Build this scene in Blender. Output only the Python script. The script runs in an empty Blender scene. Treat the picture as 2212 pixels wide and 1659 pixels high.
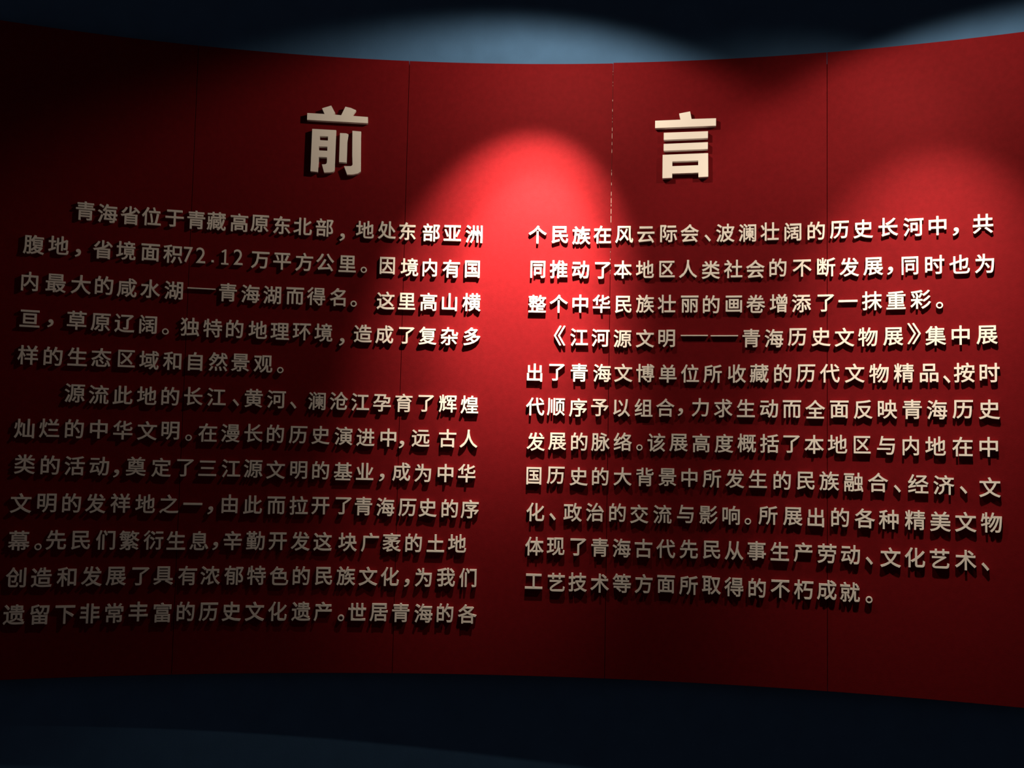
# Museum text wall: a concave red board of tall panels on a dark blue curved wall, covered in raised Chinese
# characters and lit by ceiling spots.  Metres; z = 0 is the floor; the wall's axis is the world z axis.
import bpy, bmesh, math
import numpy as np
from mathutils import Matrix, Vector
from mathutils.geometry import delaunay_2d_cdt

scene = bpy.context.scene
COL = scene.collection
R = 4.12456                 # radius of the red board's front face


def wall_point(s, z, r=R):
    a = s / R
    return Vector((r * math.sin(a), r * math.cos(a), z))


# ------------------------------------------------------------------ camera
cam_data = bpy.data.cameras.new('camera')
cam_data.sensor_fit = 'HORIZONTAL'
cam_data.sensor_width = 36.0
cam_data.lens = 36.0 * 2391.06 / 2212
cam_data.clip_start = 0.05
camera = bpy.data.objects.new('camera', cam_data)
COL.objects.link(camera)
PITCH, ROLL, YAW = 0.07523, -0.02076, 0.19351
camera.matrix_world = (Matrix.Translation((0.0365, R - 3.66606, 1.55)) @ Matrix.Rotation(YAW, 4, 'Z')
                       @ Matrix.Rotation(math.pi / 2 + PITCH, 4, 'X') @ Matrix.Rotation(-ROLL, 4, 'Z'))
scene.camera = camera

# ------------------------------------------------------------------ world, lamps, exposure
world = bpy.data.worlds.new('world')
scene.world = world
world.use_nodes = True
bg = world.node_tree.nodes['Background']
bg.inputs[0].default_value = (1.0, 0.80, 0.76, 1)
bg.inputs[1].default_value = 0.05

WARM = (1.0, 0.83, 0.62)


def spot(name, s, z, out, aim_s, aim_z, half_angle, blend, watts, radius=0.02, colour=WARM):
    d = bpy.data.lights.new(name, 'SPOT')
    d.energy = watts
    d.color = colour
    d.spot_size = 2 * math.radians(half_angle)
    d.spot_blend = blend
    d.shadow_soft_size = radius
    o = bpy.data.objects.new(name, d)
    COL.objects.link(o)
    p = wall_point(s, z, R - out)
    o.location = p
    o.rotation_euler = (wall_point(aim_s, aim_z) - p).to_track_quat('-Z', 'Y').to_euler()
    return o


# each ceiling spot: a bright core beam, a softer halo and the wide spill of its reflector
spot('ceiling_spot_core', -0.513, 2.951, 0.529, -0.652, 2.259, 28.3, 0.995, 265.0)
spot('ceiling_spot_halo', -0.513, 2.951, 0.529, -0.619, 2.212, 18.9, 0.80, 215.0)
spot('ceiling_spot_spill', -0.513, 2.951, 0.529, -0.628, 2.194, 73.0, 0.304, 21.3)
spot('ceiling_spot_core', 0.695, 2.951, 0.612, 0.664, 2.034, 28.0, 0.999, 116.0)
spot('ceiling_spot_halo', 0.695, 2.951, 0.612, 0.259, 2.380, 47.0, 0.954, 14.0)
spot('ceiling_spot_spill', 0.695, 2.951, 0.612, 0.909, 1.845, 69.9, 0.281, 23.5)

vs = scene.view_settings
vs.view_transform = 'Standard'
vs.look = 'None'
vs.gamma = 1
vs.use_curve_mapping = False
vs.exposure = 0.0


# ------------------------------------------------------------------ materials
def material(name, colour, rough, spec=0.5, noise=0.0, noise_scale=40.0, bump=0.0, bump_scale=400.0, metallic=0.0):
    m = bpy.data.materials.new(name)
    m.use_nodes = True
    nt = m.node_tree
    b = nt.nodes['Principled BSDF']
    b.inputs['Roughness'].default_value = rough
    b.inputs['Specular IOR Level'].default_value = spec
    b.inputs['Base Color'].default_value = (*colour, 1)
    b.inputs['Metallic'].default_value = metallic
    tc = nt.nodes.new('ShaderNodeTexCoord')
    if noise:
        n = nt.nodes.new('ShaderNodeTexNoise')
        n.inputs['Scale'].default_value = noise_scale
        n.inputs['Detail'].default_value = 5
        ramp = nt.nodes.new('ShaderNodeValToRGB')
        ramp.color_ramp.elements[0].position = 0.3
        ramp.color_ramp.elements[1].position = 0.7
        ramp.color_ramp.elements[0].color = (*[c * (1 - noise) for c in colour], 1)
        ramp.color_ramp.elements[1].color = (*[min(1, c * (1 + noise)) for c in colour], 1)
        nt.links.new(tc.outputs['Object'], n.inputs['Vector'])
        nt.links.new(n.outputs['Fac'], ramp.inputs['Fac'])
        nt.links.new(ramp.outputs['Color'], b.inputs['Base Color'])
    if bump:
        n2 = nt.nodes.new('ShaderNodeTexNoise')
        n2.inputs['Scale'].default_value = bump_scale
        n2.inputs['Detail'].default_value = 3
        bp = nt.nodes.new('ShaderNodeBump')
        bp.inputs['Strength'].default_value = bump
        bp.inputs['Distance'].default_value = 0.002
        nt.links.new(tc.outputs['Object'], n2.inputs['Vector'])
        nt.links.new(n2.outputs['Fac'], bp.inputs['Height'])
        nt.links.new(bp.outputs['Normal'], b.inputs['Normal'])
    return m


RED = material('red_board', (0.128, 0.0042, 0.0068), 0.65, 0.04, noise=0.07, noise_scale=60, bump=0.25, bump_scale=500)
BLUE = material('blue_wall_paint', (0.068, 0.16, 0.32), 0.7, 0.15, noise=0.06, noise_scale=12, bump=0.2, bump_scale=250)
CREAM = material('cream_letter', (0.82, 0.765, 0.73), 0.55, 0.2)
CARPET = material('dark_carpet', (0.012, 0.014, 0.022), 0.95, 0.1, noise=0.3, noise_scale=300)
BLACK = material('black_ceiling', (0.02, 0.02, 0.024), 0.9, 0.2)
CHIPPED = material('chipped_edge', (0.10, 0.01, 0.01), 0.8, 0.2)
_nt = CHIPPED.node_tree                                  # red edge paint flaked off in short pale dashes
_n = _nt.nodes.new('ShaderNodeTexNoise')
_n.inputs['Scale'].default_value = 55
_r = _nt.nodes.new('ShaderNodeValToRGB')
_r.color_ramp.elements[0].position, _r.color_ramp.elements[1].position = 0.54, 0.60
_r.color_ramp.elements[0].color, _r.color_ramp.elements[1].color = (0.10, 0.01, 0.01, 1), (0.65, 0.5, 0.45, 1)
_t = _nt.nodes.new('ShaderNodeTexCoord')
_nt.links.new(_t.outputs['Object'], _n.inputs['Vector'])
_nt.links.new(_n.outputs['Fac'], _r.inputs['Fac'])
_nt.links.new(_r.outputs['Color'], _nt.nodes['Principled BSDF'].inputs['Base Color'])


# ------------------------------------------------------------------ helpers
def link(name, mesh, mat=None, parent=None):
    o = bpy.data.objects.new(name, mesh)
    COL.objects.link(o)
    if mat and not mesh.materials:
        mesh.materials.append(mat)
    if parent:
        o.parent = parent
    return o


def tag(o, label, cat, group=None):
    o['label'], o['category'] = label, cat
    if group:
        o['group'] = group
    return o


def curved_slab(name, s0, s1, z0, z1, r0, r1, step=0.05, bevel=0.0):
    """A slab bent round the wall's axis: front face at radius r0, back face at r1 > r0."""
    n = max(1, math.ceil((s1 - s0) / step))
    bm = bmesh.new()
    rows = []
    for i in range(n + 1):
        s = s0 + (s1 - s0) * i / n
        rows.append([bm.verts.new(wall_point(s, z, r)) for z, r in ((z0, r0), (z1, r0), (z1, r1), (z0, r1))])
    for a, b in zip(rows, rows[1:]):
        for k in range(4):
            bm.faces.new((a[k], a[(k + 1) % 4], b[(k + 1) % 4], b[k]))
    bm.faces.new(rows[0][::-1])
    bm.faces.new(rows[-1])
    bmesh.ops.recalc_face_normals(bm, faces=bm.faces)
    if bevel:
        ends = [e for e in bm.edges if e.is_manifold and e.calc_face_angle(0) > 1.2]
        bmesh.ops.bevel(bm, geom=ends, offset=bevel, segments=2, profile=0.5, affect='EDGES')
    me = bpy.data.meshes.new(name)
    bm.to_mesh(me)
    bm.free()
    return me


# ------------------------------------------------------------------ the setting
GAP = 0.11                                             # the red board stands this far in front of the blue wall
w = link('wall_back', curved_slab('wall_back', -3.6, 2.4, 0.0, 3.9, R + GAP, R + GAP + 0.12), BLUE)
w['kind'] = 'structure'


def flat_slab(name, z0, z1, mat):
    bm = bmesh.new()
    arc = [wall_point(-3.6 + 6.0 * i / 60, 0, R + GAP + 0.12) for i in range(61)]
    ring = [(p.x, p.y) for p in arc] + [(arc[-1].x, -1.5), (arc[0].x, -1.5)]
    lo = [bm.verts.new((x, y, z0)) for x, y in ring]
    hi = [bm.verts.new((x, y, z1)) for x, y in ring]
    bm.faces.new(hi[::-1])
    bm.faces.new(lo)
    for i in range(len(ring)):
        j = (i + 1) % len(ring)
        bm.faces.new((lo[i], lo[j], hi[j], hi[i]))
    bmesh.ops.recalc_face_normals(bm, faces=bm.faces)
    me = bpy.data.meshes.new(name)
    bm.to_mesh(me)
    bm.free()
    o = link(name, me, mat)
    o['kind'] = 'structure'
    return o


flat_slab('floor', -0.1, 0.0, CARPET)
flat_slab('ceiling', 3.9, 4.0, BLACK)

# ------------------------------------------------------------------ the red board: tall panels edge to edge
Z0, Z1 = 0.872, 2.922
SEAMS = [-2.442, -1.744, -1.046, -0.353, 0.347, 1.045]
PANEL_LABELS = [
    'red curved display panel at the dark left end of the board where text lines start',
    'dim red curved display panel carrying the big heading character 前',
    'brightly lit red display panel between the two big heading characters',
    'red curved display panel carrying the big heading character 言',
    'red curved display panel at the right end of the board, where the lines end',
]
for i, (a, b) in enumerate(zip(SEAMS, SEAMS[1:])):
    top = Z1 + (0.002 if i >= 3 else 0.0)
    p = link('wall_panel', curved_slab('wall_panel', a + 0.0008, b - 0.0008, Z0, top, R, R + GAP - 0.004, 0.035, 0.0006), RED)
    tag(p, PANEL_LABELS[i], 'display panel', 'red panels of the text board')
    p['kind'] = 'thing'
    if i == 2:
        e = link('panel_edge', curved_slab('panel_edge', b - 0.0008, b + 0.0002, 2.20, top - 0.002, R + 0.0004, R + 0.012, 0.01), CHIPPED, p)
        e['label'] = 'pale chipped edge showing along the seam'

# ------------------------------------------------------------------ raised characters
# every line of the two columns: character, arc length along the wall (mm), height of its middle (mm)
LINES = {
    'L1': '青 -2068 2337 海 -2001 2335 省 -1932 2334 位 -1867 2336 于 -1795 2335 青 -1727 2335 藏 -1663 2335 高 -1590 2335 原 -1524 2336 东 -1452 2335 北 -1384 2334 部 -1312 2334 ， -1253 2304 地 -1178 2333 处 -1105 2334 东 -1036 2333 部 -956 2331 亚 -885 2331 洲 -812 2329',
    'L2': '腹 -2214 2216 地 -2142 2220 ， -2084 2200 省 -2010 2217 境 -1940 2219 面 -1865 2218 积 -1795 2218 7 -1748 2219 2 -1708 2219 . -1670 2202 1 -1631 2218 2 -1589 2220 万 -1518 2214 平 -1447 2214 方 -1375 2215 公 -1306 2217 里 -1233 2215 。 -1178 2197 因 -1100 2214 境 -1026 2211 内 -958 2212 有 -886 2210 国 -815 2210',
    'L3': '内 -2220 2099 最 -2144 2099 大 -2070 2100 的 -2001 2102 咸 -1932 2099 水 -1860 2100 湖 -1788 2099 — -1701 2110 青 -1617 2102 海 -1545 2101 湖 -1475 2100 而 -1401 2100 得 -1332 2102 名 -1261 2102 。 -1208 2082 这 -1102 2096 里 -1032 2096 高 -959 2096 山 -889 2097 横 -815 2098',
    'L4': '亘 -2214 1982 ， -2154 1971 草 -2077 1985 原 -2006 1983 辽 -1934 1984 阔 -1862 1984 。 -1808 1964 独 -1732 1983 特 -1661 1982 的 -1591 1983 地 -1517 1983 理 -1446 1981 环 -1375 1982 境 -1304 1982 ， -1243 1953 造 -1174 1983 成 -1103 1982 了 -1029 1981 复 -959 1982 杂 -887 1982 多 -811 1983',
    'L5': '样 -2214 1868 的 -2141 1868 生 -2070 1870 态 -1999 1871 区 -1923 1871 域 -1854 1869 和 -1783 1870 自 -1711 1871 然 -1639 1873 景 -1569 1873 观 -1496 1871 。 -1440 1853',
    'L6': '源 -2072 1755 流 -2001 1753 此 -1929 1754 地 -1856 1755 的 -1784 1756 长 -1712 1758 江 -1640 1758 、 -1578 1742 黄 -1522 1758 河 -1449 1757 、 -1394 1739 澜 -1318 1755 沧 -1246 1757 江 -1176 1755 孕 -1104 1754 育 -1032 1756 了 -958 1756 辉 -886 1757 煌 -814 1755',
    'L7': '灿 -2213 1639 烂 -2141 1642 的 -2068 1643 中 -1996 1644 华 -1924 1643 文 -1850 1643 明 -1779 1645 。 -1722 1624 在 -1663 1642 漫 -1591 1642 长 -1518 1644 的 -1448 1644 历 -1375 1642 史 -1302 1643 演 -1227 1642 进 -1155 1639 中 -1080 1640 ， -1036 1618 远 -973 1640 古 -884 1642 人 -814 1642',
    'L8': '类 -2206 1529 的 -2133 1528 活 -2062 1527 动 -1989 1527 ， -1938 1505 奠 -1879 1529 定 -1802 1527 了 -1728 1527 三 -1659 1527 江 -1585 1528 源 -1515 1529 文 -1443 1527 明 -1369 1527 的 -1298 1528 基 -1225 1526 业 -1154 1527 ， -1098 1508 成 -1034 1528 为 -963 1526 中 -888 1527 华 -818 1528',
    'L9': '文 -2211 1409 明 -2137 1410 的 -2065 1411 发 -1995 1410 祥 -1921 1412 地 -1846 1411 之 -1773 1411 一 -1700 1412 ， -1645 1392 由 -1585 1414 此 -1512 1412 而 -1437 1411 拉 -1365 1412 开 -1295 1412 了 -1220 1413 青 -1155 1413 海 -1083 1412 历 -1011 1411 史 -944 1412 的 -871 1411 序 -805 1410',
    'L10': '幕 -2211 1294 。 -2156 1275 先 -2105 1296 民 -2033 1295 们 -1960 1296 繁 -1889 1295 衍 -1816 1296 生 -1747 1295 息 -1676 1295 ， -1625 1278 辛 -1571 1296 勤 -1499 1296 开 -1428 1295 发 -1356 1296 这 -1284 1296 块 -1203 1295 广 -1130 1295 袤 -1059 1296 的 -987 1296 土 -915 1296 地 -844 1297',
    'L11': '创 -2214 1182 造 -2141 1181 和 -2069 1182 发 -1996 1183 展 -1924 1183 了 -1850 1182 具 -1781 1184 有 -1707 1184 浓 -1637 1184 郁 -1563 1185 特 -1492 1185 色 -1420 1184 的 -1349 1185 民 -1277 1184 族 -1205 1185 文 -1133 1185 化 -1062 1185 ， -1006 1165 为 -952 1184 我 -878 1186 们 -806 1186',
    'L12': '遗 -2214 1069 留 -2141 1068 下 -2068 1066 非 -1996 1068 常 -1924 1068 丰 -1852 1072 富 -1779 1068 的 -1708 1071 历 -1638 1069 史 -1566 1070 文 -1493 1070 化 -1421 1070 遗 -1346 1070 产 -1276 1070 。 -1217 1050 世 -1165 1070 居 -1095 1069 青 -1023 1069 海 -949 1068 的 -878 1070 各 -805 1068',
    'R1': '个 -598 2331 民 -523 2331 族 -451 2329 在 -381 2332 风 -308 2332 云 -236 2331 际 -161 2334 会 -92 2334 、 -33 2317 波 24 2333 澜 95 2332 壮 167 2334 阔 240 2331 的 313 2332 历 385 2332 史 458 2332 长 534 2334 河 609 2331 中 680 2331 ， 733 2309 共 811 2329',
    'R2': '同 -595 2213 推 -525 2214 动 -452 2213 了 -378 2211 本 -311 2214 地 -238 2215 区 -165 2215 人 -96 2215 类 -22 2211 社 50 2213 会 121 2211 的 193 2215 不 269 2211 断 344 2212 发 415 2210 展 488 2210 ， 539 2194 同 598 2208 时 671 2208 也 743 2206 为 814 2205',
    'R3': '整 -595 2097 个 -523 2098 中 -451 2099 华 -381 2099 民 -308 2097 族 -236 2099 壮 -165 2099 丽 -90 2098 的 -20 2097 画 53 2097 卷 123 2097 增 195 2098 添 267 2097 了 343 2096 一 411 2101 抹 484 2100 重 556 2100 彩 629 2100 。 684 2080',
    'R4': '《 -518 1991 江 -453 1986 河 -382 1985 源 -309 1983 文 -235 1984 明 -164 1984 — -74 1994 — 23 1993 青 109 1985 海 181 1984 历 254 1987 史 328 1987 文 400 1985 物 471 1985 展 547 1985 》 609 1993 集 672 1985 中 744 1985 展 819 1984',
    'R5': '出 -599 1866 了 -525 1868 青 -451 1868 海 -375 1868 文 -305 1869 博 -233 1869 单 -159 1868 位 -87 1869 所 -14 1868 收 64 1869 藏 135 1870 的 209 1870 历 281 1870 代 355 1870 文 431 1870 物 504 1869 精 578 1870 品 652 1869 、 703 1849 按 753 1869 时 825 1868',
    'R6': '代 -595 1753 顺 -526 1753 序 -453 1752 予 -381 1753 以 -309 1753 组 -237 1755 合 -166 1756 ， -117 1742 力 -53 1758 求 21 1756 生 93 1757 动 166 1756 而 238 1755 全 310 1755 面 384 1755 反 456 1755 映 529 1756 青 602 1756 海 674 1755 历 748 1756 史 823 1756',
    'R7': '发 -591 1637 展 -520 1639 的 -447 1640 脉 -377 1640 络 -304 1642 。 -249 1624 该 -194 1641 展 -122 1642 高 -49 1642 度 24 1642 概 96 1644 括 168 1644 了 237 1643 本 307 1643 地 378 1645 区 453 1644 与 524 1643 内 597 1643 地 669 1643 在 746 1642 中 820 1642',
    'R8': '国 -595 1524 历 -523 1527 史 -447 1525 的 -376 1527 大 -303 1528 背 -230 1528 景 -157 1529 中 -86 1529 所 -14 1528 发 59 1529 生 132 1530 的 208 1527 民 281 1527 族 353 1528 融 427 1526 合 500 1527 、 557 1509 经 618 1526 济 692 1524 、 748 1510 文 822 1520',
    'R9': '化 -588 1405 、 -531 1391 政 -465 1407 治 -392 1409 的 -318 1410 交 -247 1407 流 -172 1408 与 -98 1411 影 -24 1410 响 48 1411 。 101 1393 所 164 1414 展 241 1413 出 312 1412 的 386 1415 各 460 1414 种 531 1413 精 608 1414 美 681 1412 文 753 1413 物 825 1414',
    'R10': '体 -589 1293 现 -519 1294 了 -445 1294 青 -374 1295 海 -303 1295 古 -232 1296 代 -160 1297 先 -86 1298 民 -13 1298 从 58 1298 事 129 1300 生 201 1301 产 273 1301 劳 346 1300 动 417 1299 、 473 1283 文 536 1296 化 607 1299 艺 678 1299 术 752 1298 、 807 1281',
    'R11': '工 -589 1179 艺 -515 1178 技 -445 1180 术 -373 1179 等 -301 1181 方 -230 1182 面 -158 1183 所 -86 1182 取 -13 1185 得 58 1183 的 131 1183 不 203 1183 朽 275 1184 成 345 1186 就 415 1183 。 472 1163',}
COMMA, STOP, LISTCOMMA, DASH, OPEN, CLOSE, POINT = '，', '。', '、', '—', '《', '》', '.'
MARKS = {COMMA: ('raised_comma', 'comma', (17.5, 25.5)), STOP: ('raised_full_stop', 'full stop', (20.5, 20.5)),
         LISTCOMMA: ('raised_enumeration_comma', 'enumeration comma', (21, 24)),
         DASH: ('raised_dash', 'dash', (88, 3.6)), OPEN: ('raised_title_mark', 'opening title mark', (38, 67)),
         CLOSE: ('raised_title_mark', 'closing title mark', (40, 67)), POINT: ('raised_decimal_point', 'decimal point', (7, 7))}
DIGITS = {'7': (27, 50), '2': (29, 51), '1': (23, 50)}
EM = (0.0620, 0.0637)       # character size
THICK = 0.0115              # how far a character stands off the board
GROW = 0.012                # stroke weight added on each side, in ems

font_curve = bpy.data.curves.new('lettering', 'FONT')
font_curve.fill_mode = 'NONE'
font_curve.resolution_u = 4
font_obj = bpy.data.objects.new('lettering', font_curve)
COL.objects.link(font_obj)


def outlines(ch):
    """Closed outline loops of one character, in ems."""
    font_curve.body = ch
    dg = bpy.context.evaluated_depsgraph_get()
    dg.update()
    me = bpy.data.meshes.new_from_object(font_obj.evaluated_get(dg))
    co = [(v.co.x, v.co.y) for v in me.vertices]
    nxt = {}
    for e in me.edges:
        a, b = e.vertices
        nxt.setdefault(a, []).append(b)
        nxt.setdefault(b, []).append(a)
    loops, seen = [], set()
    for start in range(len(co)):
        if start in seen or start not in nxt:
            continue
        loop, prev, cur = [start], None, start
        seen.add(start)
        while True:
            step = [n for n in nxt[cur] if n != prev and n not in seen]
            if not step:
                break
            # the curve keeps its direction: walk towards the higher index first
            n = min(step) if prev is None else step[0]
            loop.append(n)
            seen.add(n)
            prev, cur = cur, n
        loops.append(loop)
    bpy.data.meshes.remove(me)
    res = []
    for lp in loops:
        pts = [co[i] for i in lp]
        q = [p for k, p in enumerate(pts) if math.dist(p, pts[k - 1]) > 1e-4]
        if len(q) > 2:
            res.append(q)
    return res


def signed_area(l):
    return 0.5 * sum(l[i - 1][0] * l[i][1] - l[i][0] * l[i - 1][1] for i in range(len(l)))


def grow(loops, d):
    """Offset every loop by d away from the filled side."""
    sign = 1 if sum(signed_area(l) for l in loops) > 0 else -1
    res = []
    for l in loops:
        new = []
        for i, p in enumerate(l):
            a, b = Vector(l[i - 1]), Vector(l[(i + 1) % len(l)])
            p = Vector(p)
            d0, d1 = (p - a).normalized(), (b - p).normalized()
            n0, n1 = Vector((d0.y, -d0.x)), Vector((d1.y, -d1.x))
            m = n0 + n1
            m = m.normalized() if m.length > 1e-6 else n0
            k = min(1 / max(m.dot(n0), 0.3), 1.6)
            new.append(tuple(p + m * (d * k * sign)))
        res.append(new)
    return res


def solid(loops, thick, name, mat):
    """Fill the loops (non-zero winding) and give them thickness: back face at z = 0, front at z = thick."""
    verts, edges = [], []
    for l in loops:
        k = len(verts)
        verts += [Vector(p) for p in l]
        edges += [(k + i, k + (i + 1) % len(l)) for i in range(len(l))]
    v, _e, f, *_ = delaunay_2d_cdt(verts, edges, [], 0, 1e-5)
    cen = np.array([sum((v[i] for i in t), Vector((0, 0))) / 3 for t in f])
    wind = np.zeros(len(cen))
    for l in loops:
        p = np.array(l)
        q = np.roll(p, -1, 0)
        for (x0, y0), (x1, y1) in zip(p, q):
            side = (x1 - x0) * (cen[:, 1] - y0) - (cen[:, 0] - x0) * (y1 - y0)
            wind += ((y0 <= cen[:, 1]) & (y1 > cen[:, 1]) & (side > 0)).astype(int)
            wind -= ((y0 > cen[:, 1]) & (y1 <= cen[:, 1]) & (side < 0)).astype(int)
    bm = bmesh.new()
    front = [bm.verts.new((p.x, p.y, thick)) for p in v]
    back = [bm.verts.new((p.x, p.y, 0.0)) for p in v]
    half, area = {}, 0.0
    for t, wnd in zip(f, wind):
        if wnd == 0:
            continue
        a = signed_area([tuple(v[i]) for i in t])
        if abs(a) < 1e-14:
            continue
        t = list(t) if a > 0 else list(t)[::-1]
        area += abs(a)
        bm.faces.new([front[i] for i in t])
        bm.faces.new([back[i] for i in t[::-1]])
        for i in range(3):
            half[(t[i], t[(i + 1) % 3])] = 1
    for a, b in half:
        if (b, a) not in half:
            bm.faces.new((front[b], front[a], back[a], back[b]))
    bmesh.ops.delete(bm, geom=[x for x in bm.verts if not x.link_faces], context='VERTS')
    me = bpy.data.meshes.new(name)
    bm.to_mesh(me)
    bm.free()
    me.materials.append(mat)
    return me, area


def centred(loops, size=None, em=EM):
    """Loops scaled to metres and centred on their own box; size = wanted (width, height) in mm."""
    a = np.array([p for l in loops for p in l])
    lo, hi = a.min(0), a.max(0)
    c, e = (lo + hi) / 2, hi - lo
    k = np.array(em) if size is None else np.array(size) / 1000 / e
    return [[tuple((np.array(p) - c) * k) for p in l] for l in loops]


def glyph(ch):
    if ch == DASH:
        x, y = MARKS[DASH][2][0] / 2000, MARKS[DASH][2][1] / 2000
        loops = [[(-x, -y), (x, -y), (x, y), (-x, y)]]
    elif ch == POINT:
        x = MARKS[POINT][2][0] / 2000
        loops = [[(-x, -x), (x, -x), (x, x), (-x, x)]]
    elif ch == '1':
        loops = centred([[(-11, -25), (11, -25), (11, -20), (3, -20), (3, 25), (-1, 25), (-11, 18), (-9, 14), (-2, 18), (-2, -20), (-11, -20)]], DIGITS[ch])
    elif ch in MARKS:
        loops = centred(grow(outlines(ch), 0.004), MARKS[ch][2])
    elif ch in DIGITS:
        loops = centred(grow(outlines(ch), -0.004), DIGITS[ch])
    else:
        loops = centred(grow(outlines(ch), GROW), None, (EM[0] * 0.93, EM[1]) if ch in '国因区同内' else EM)
    return solid(loops, THICK, 'raised_character', CREAM)


def stand(o, s, z):
    a = s / R
    o.matrix_world = Matrix(((math.cos(a), 0, -math.sin(a), 0), (-math.sin(a), 0, -math.cos(a), 0), (0, 1, 0, 0), (0, 0, 0, 1)))
    o.location = wall_point(s, z, R - 0.0002)


meshes = {}
items = []                                               # (area, line key, index, character, s, z)
for key, text in LINES.items():
    t = text.split()
    for i in range(0, len(t), 3):
        ch = t[i]
        if ch not in meshes:
            meshes[ch] = glyph(ch)
        items.append((meshes[ch][1], key, i // 3, ch, int(t[i + 1]) / 1000, int(t[i + 2]) / 1000))
bpy.data.objects.remove(font_obj)

ORDER = {1: 'top', 2: 'second', 3: 'third', 4: 'fourth', 5: 'fifth', 6: 'sixth', 7: 'seventh', 8: 'eighth',
         9: 'ninth', 10: 'tenth', 11: 'eleventh', 12: 'twelfth'}


def say(ch):
    return ('an ' if MARKS[ch][1][0] in 'aeo' else 'a ') + MARKS[ch][1] if ch in MARKS else ch


def where(key, i, row):
    line = '%s line of the %s column' % (ORDER[int(key[1:])], 'left' if key[0] == 'L' else 'right')
    if i == 0:
        return 'first in the ' + line
    if i == len(row) - 1:
        return 'last in the ' + line
    return 'between %s and %s, %s' % (say(row[i - 1]), say(row[i + 1]), line)


rows = {k: t.split()[::3] for k, t in LINES.items()}
is_char = lambda ch: ch not in MARKS and ch not in DIGITS
largest = sorted((it for it in items if is_char(it[3])), key=lambda it: -it[0])
singles = set((it[1], it[2]) for it in largest[:300])
rest = []
for it in items:
    area, key, i, ch, s, z = it
    if is_char(ch) and (key, i) not in singles:
        rest.append(it)
        continue
    if ch in MARKS:
        o = link(MARKS[ch][0], meshes[ch][0])
        tag(o, 'raised cream %s %s' % (MARKS[ch][1], where(key, i, rows[key])), 'punctuation mark', 'punctuation marks of the text')
    elif ch in DIGITS:
        o = link('raised_digit', meshes[ch][0])
        tag(o, 'slim raised digit %s %s' % (ch, where(key, i, rows[key])), 'digit', 'digits of the number in the left column')
    else:
        o = link('raised_character', meshes[ch][0])
        tag(o, 'raised cream character %s %s' % (ch, where(key, i, rows[key])), 'character', 'raised characters of the text')
    stand(o, s, z)

# the slighter characters past the three hundred largest: one object
bm = bmesh.new()
for area, key, i, ch, s, z in rest:
    o = bpy.data.objects.new('raised_character', meshes[ch][0])
    stand(o, s, z)
    tmp = meshes[ch][0].copy()
    tmp.transform(Matrix.Translation(o.location) @ o.matrix_world.to_3x3().to_4x4())
    bm.from_mesh(tmp)
    bpy.data.meshes.remove(tmp)
    bpy.data.objects.remove(o)
me = bpy.data.meshes.new('slight_characters')
bm.to_mesh(me)
bm.free()
o = link('slight_characters', me, CREAM)
o['kind'] = 'stuff'
tag(o, 'the raised cream characters of few strokes scattered through both text columns', 'lettering')

# the two heading characters: thick blocks cut in a heavy face (mm around their middle)
HEADINGS = [
    ('前', 'big thick cream heading character 前 above the left text column', -1.280, 2.631,
     [[(-101, 86), (-44, 86), (-53, 105), (-45, 108), (-23, 116), (-9, 91), (-16, 86), (11, 85), (24, 115), (42, 112), (60, 105),
       (47, 85), (100, 84), (101, 63), (-101, 63)],
      [(-83, 33), (-4, 33), (-5, -104), (-10, -109), (-18, -111), (-39, -113), (-47, -86), (-36, -85), (-32, -82), (-31, -77),
       (-31, -61), (-58, -61), (-60, -112), (-84, -111)],
      [(-57, -4), (-30, -4), (-30, 10), (-57, 10)], [(-59, -39), (-31, -39), (-31, -25), (-59, -25)],
      [(9, 24), (30, 24), (37, 21), (34, -1), (34, -75), (9, -75)],
      [(50, 34), (79, 33), (79, 14), (82, -103), (73, -110), (56, -115), (37, -116), (26, -88), (48, -87), (52, -85), (54, -81),
       (52, -50)]], (2, 3)),
    ('言', 'big thick cream heading character 言 above the right text column', -0.109, 2.631,
     [[(-100, 84), (-16, 85), (-21, 106), (15, 112), (20, 86), (100, 86), (100, 61), (-100, 59)],
      [(-71, 42), (74, 43), (74, 20), (-71, 18)], [(-71, 4), (74, 6), (74, -17), (-71, -19)],
      [(-74, -33), (75, -31), (76, -110), (44, -111), (44, -96), (-42, -97), (-42, -111), (-74, -112)],
      [(-42, -72), (43, -71), (43, -55), (-42, -56)]], (4,)),
]
for ch, label, s, z, loops, holes in HEADINGS:
    fixed = []
    for k, l in enumerate(loops):
        l = [(x / 1000, y / 1000) for x, y in l]
        ccw = signed_area(l) > 0
        fixed.append(l[::-1] if ccw == (k in holes) else l)
    me, _a = solid(fixed, 0.018, 'heading_character', CREAM)
    o = link('heading_character', me)
    stand(o, s, z)
    o.location = wall_point(s, z, R - 0.0016)     # flat back on the hollow of the board
    tag(o, label, 'heading', 'heading characters')
for m, _a in meshes.values():
    if not m.users:
        bpy.data.meshes.remove(m)
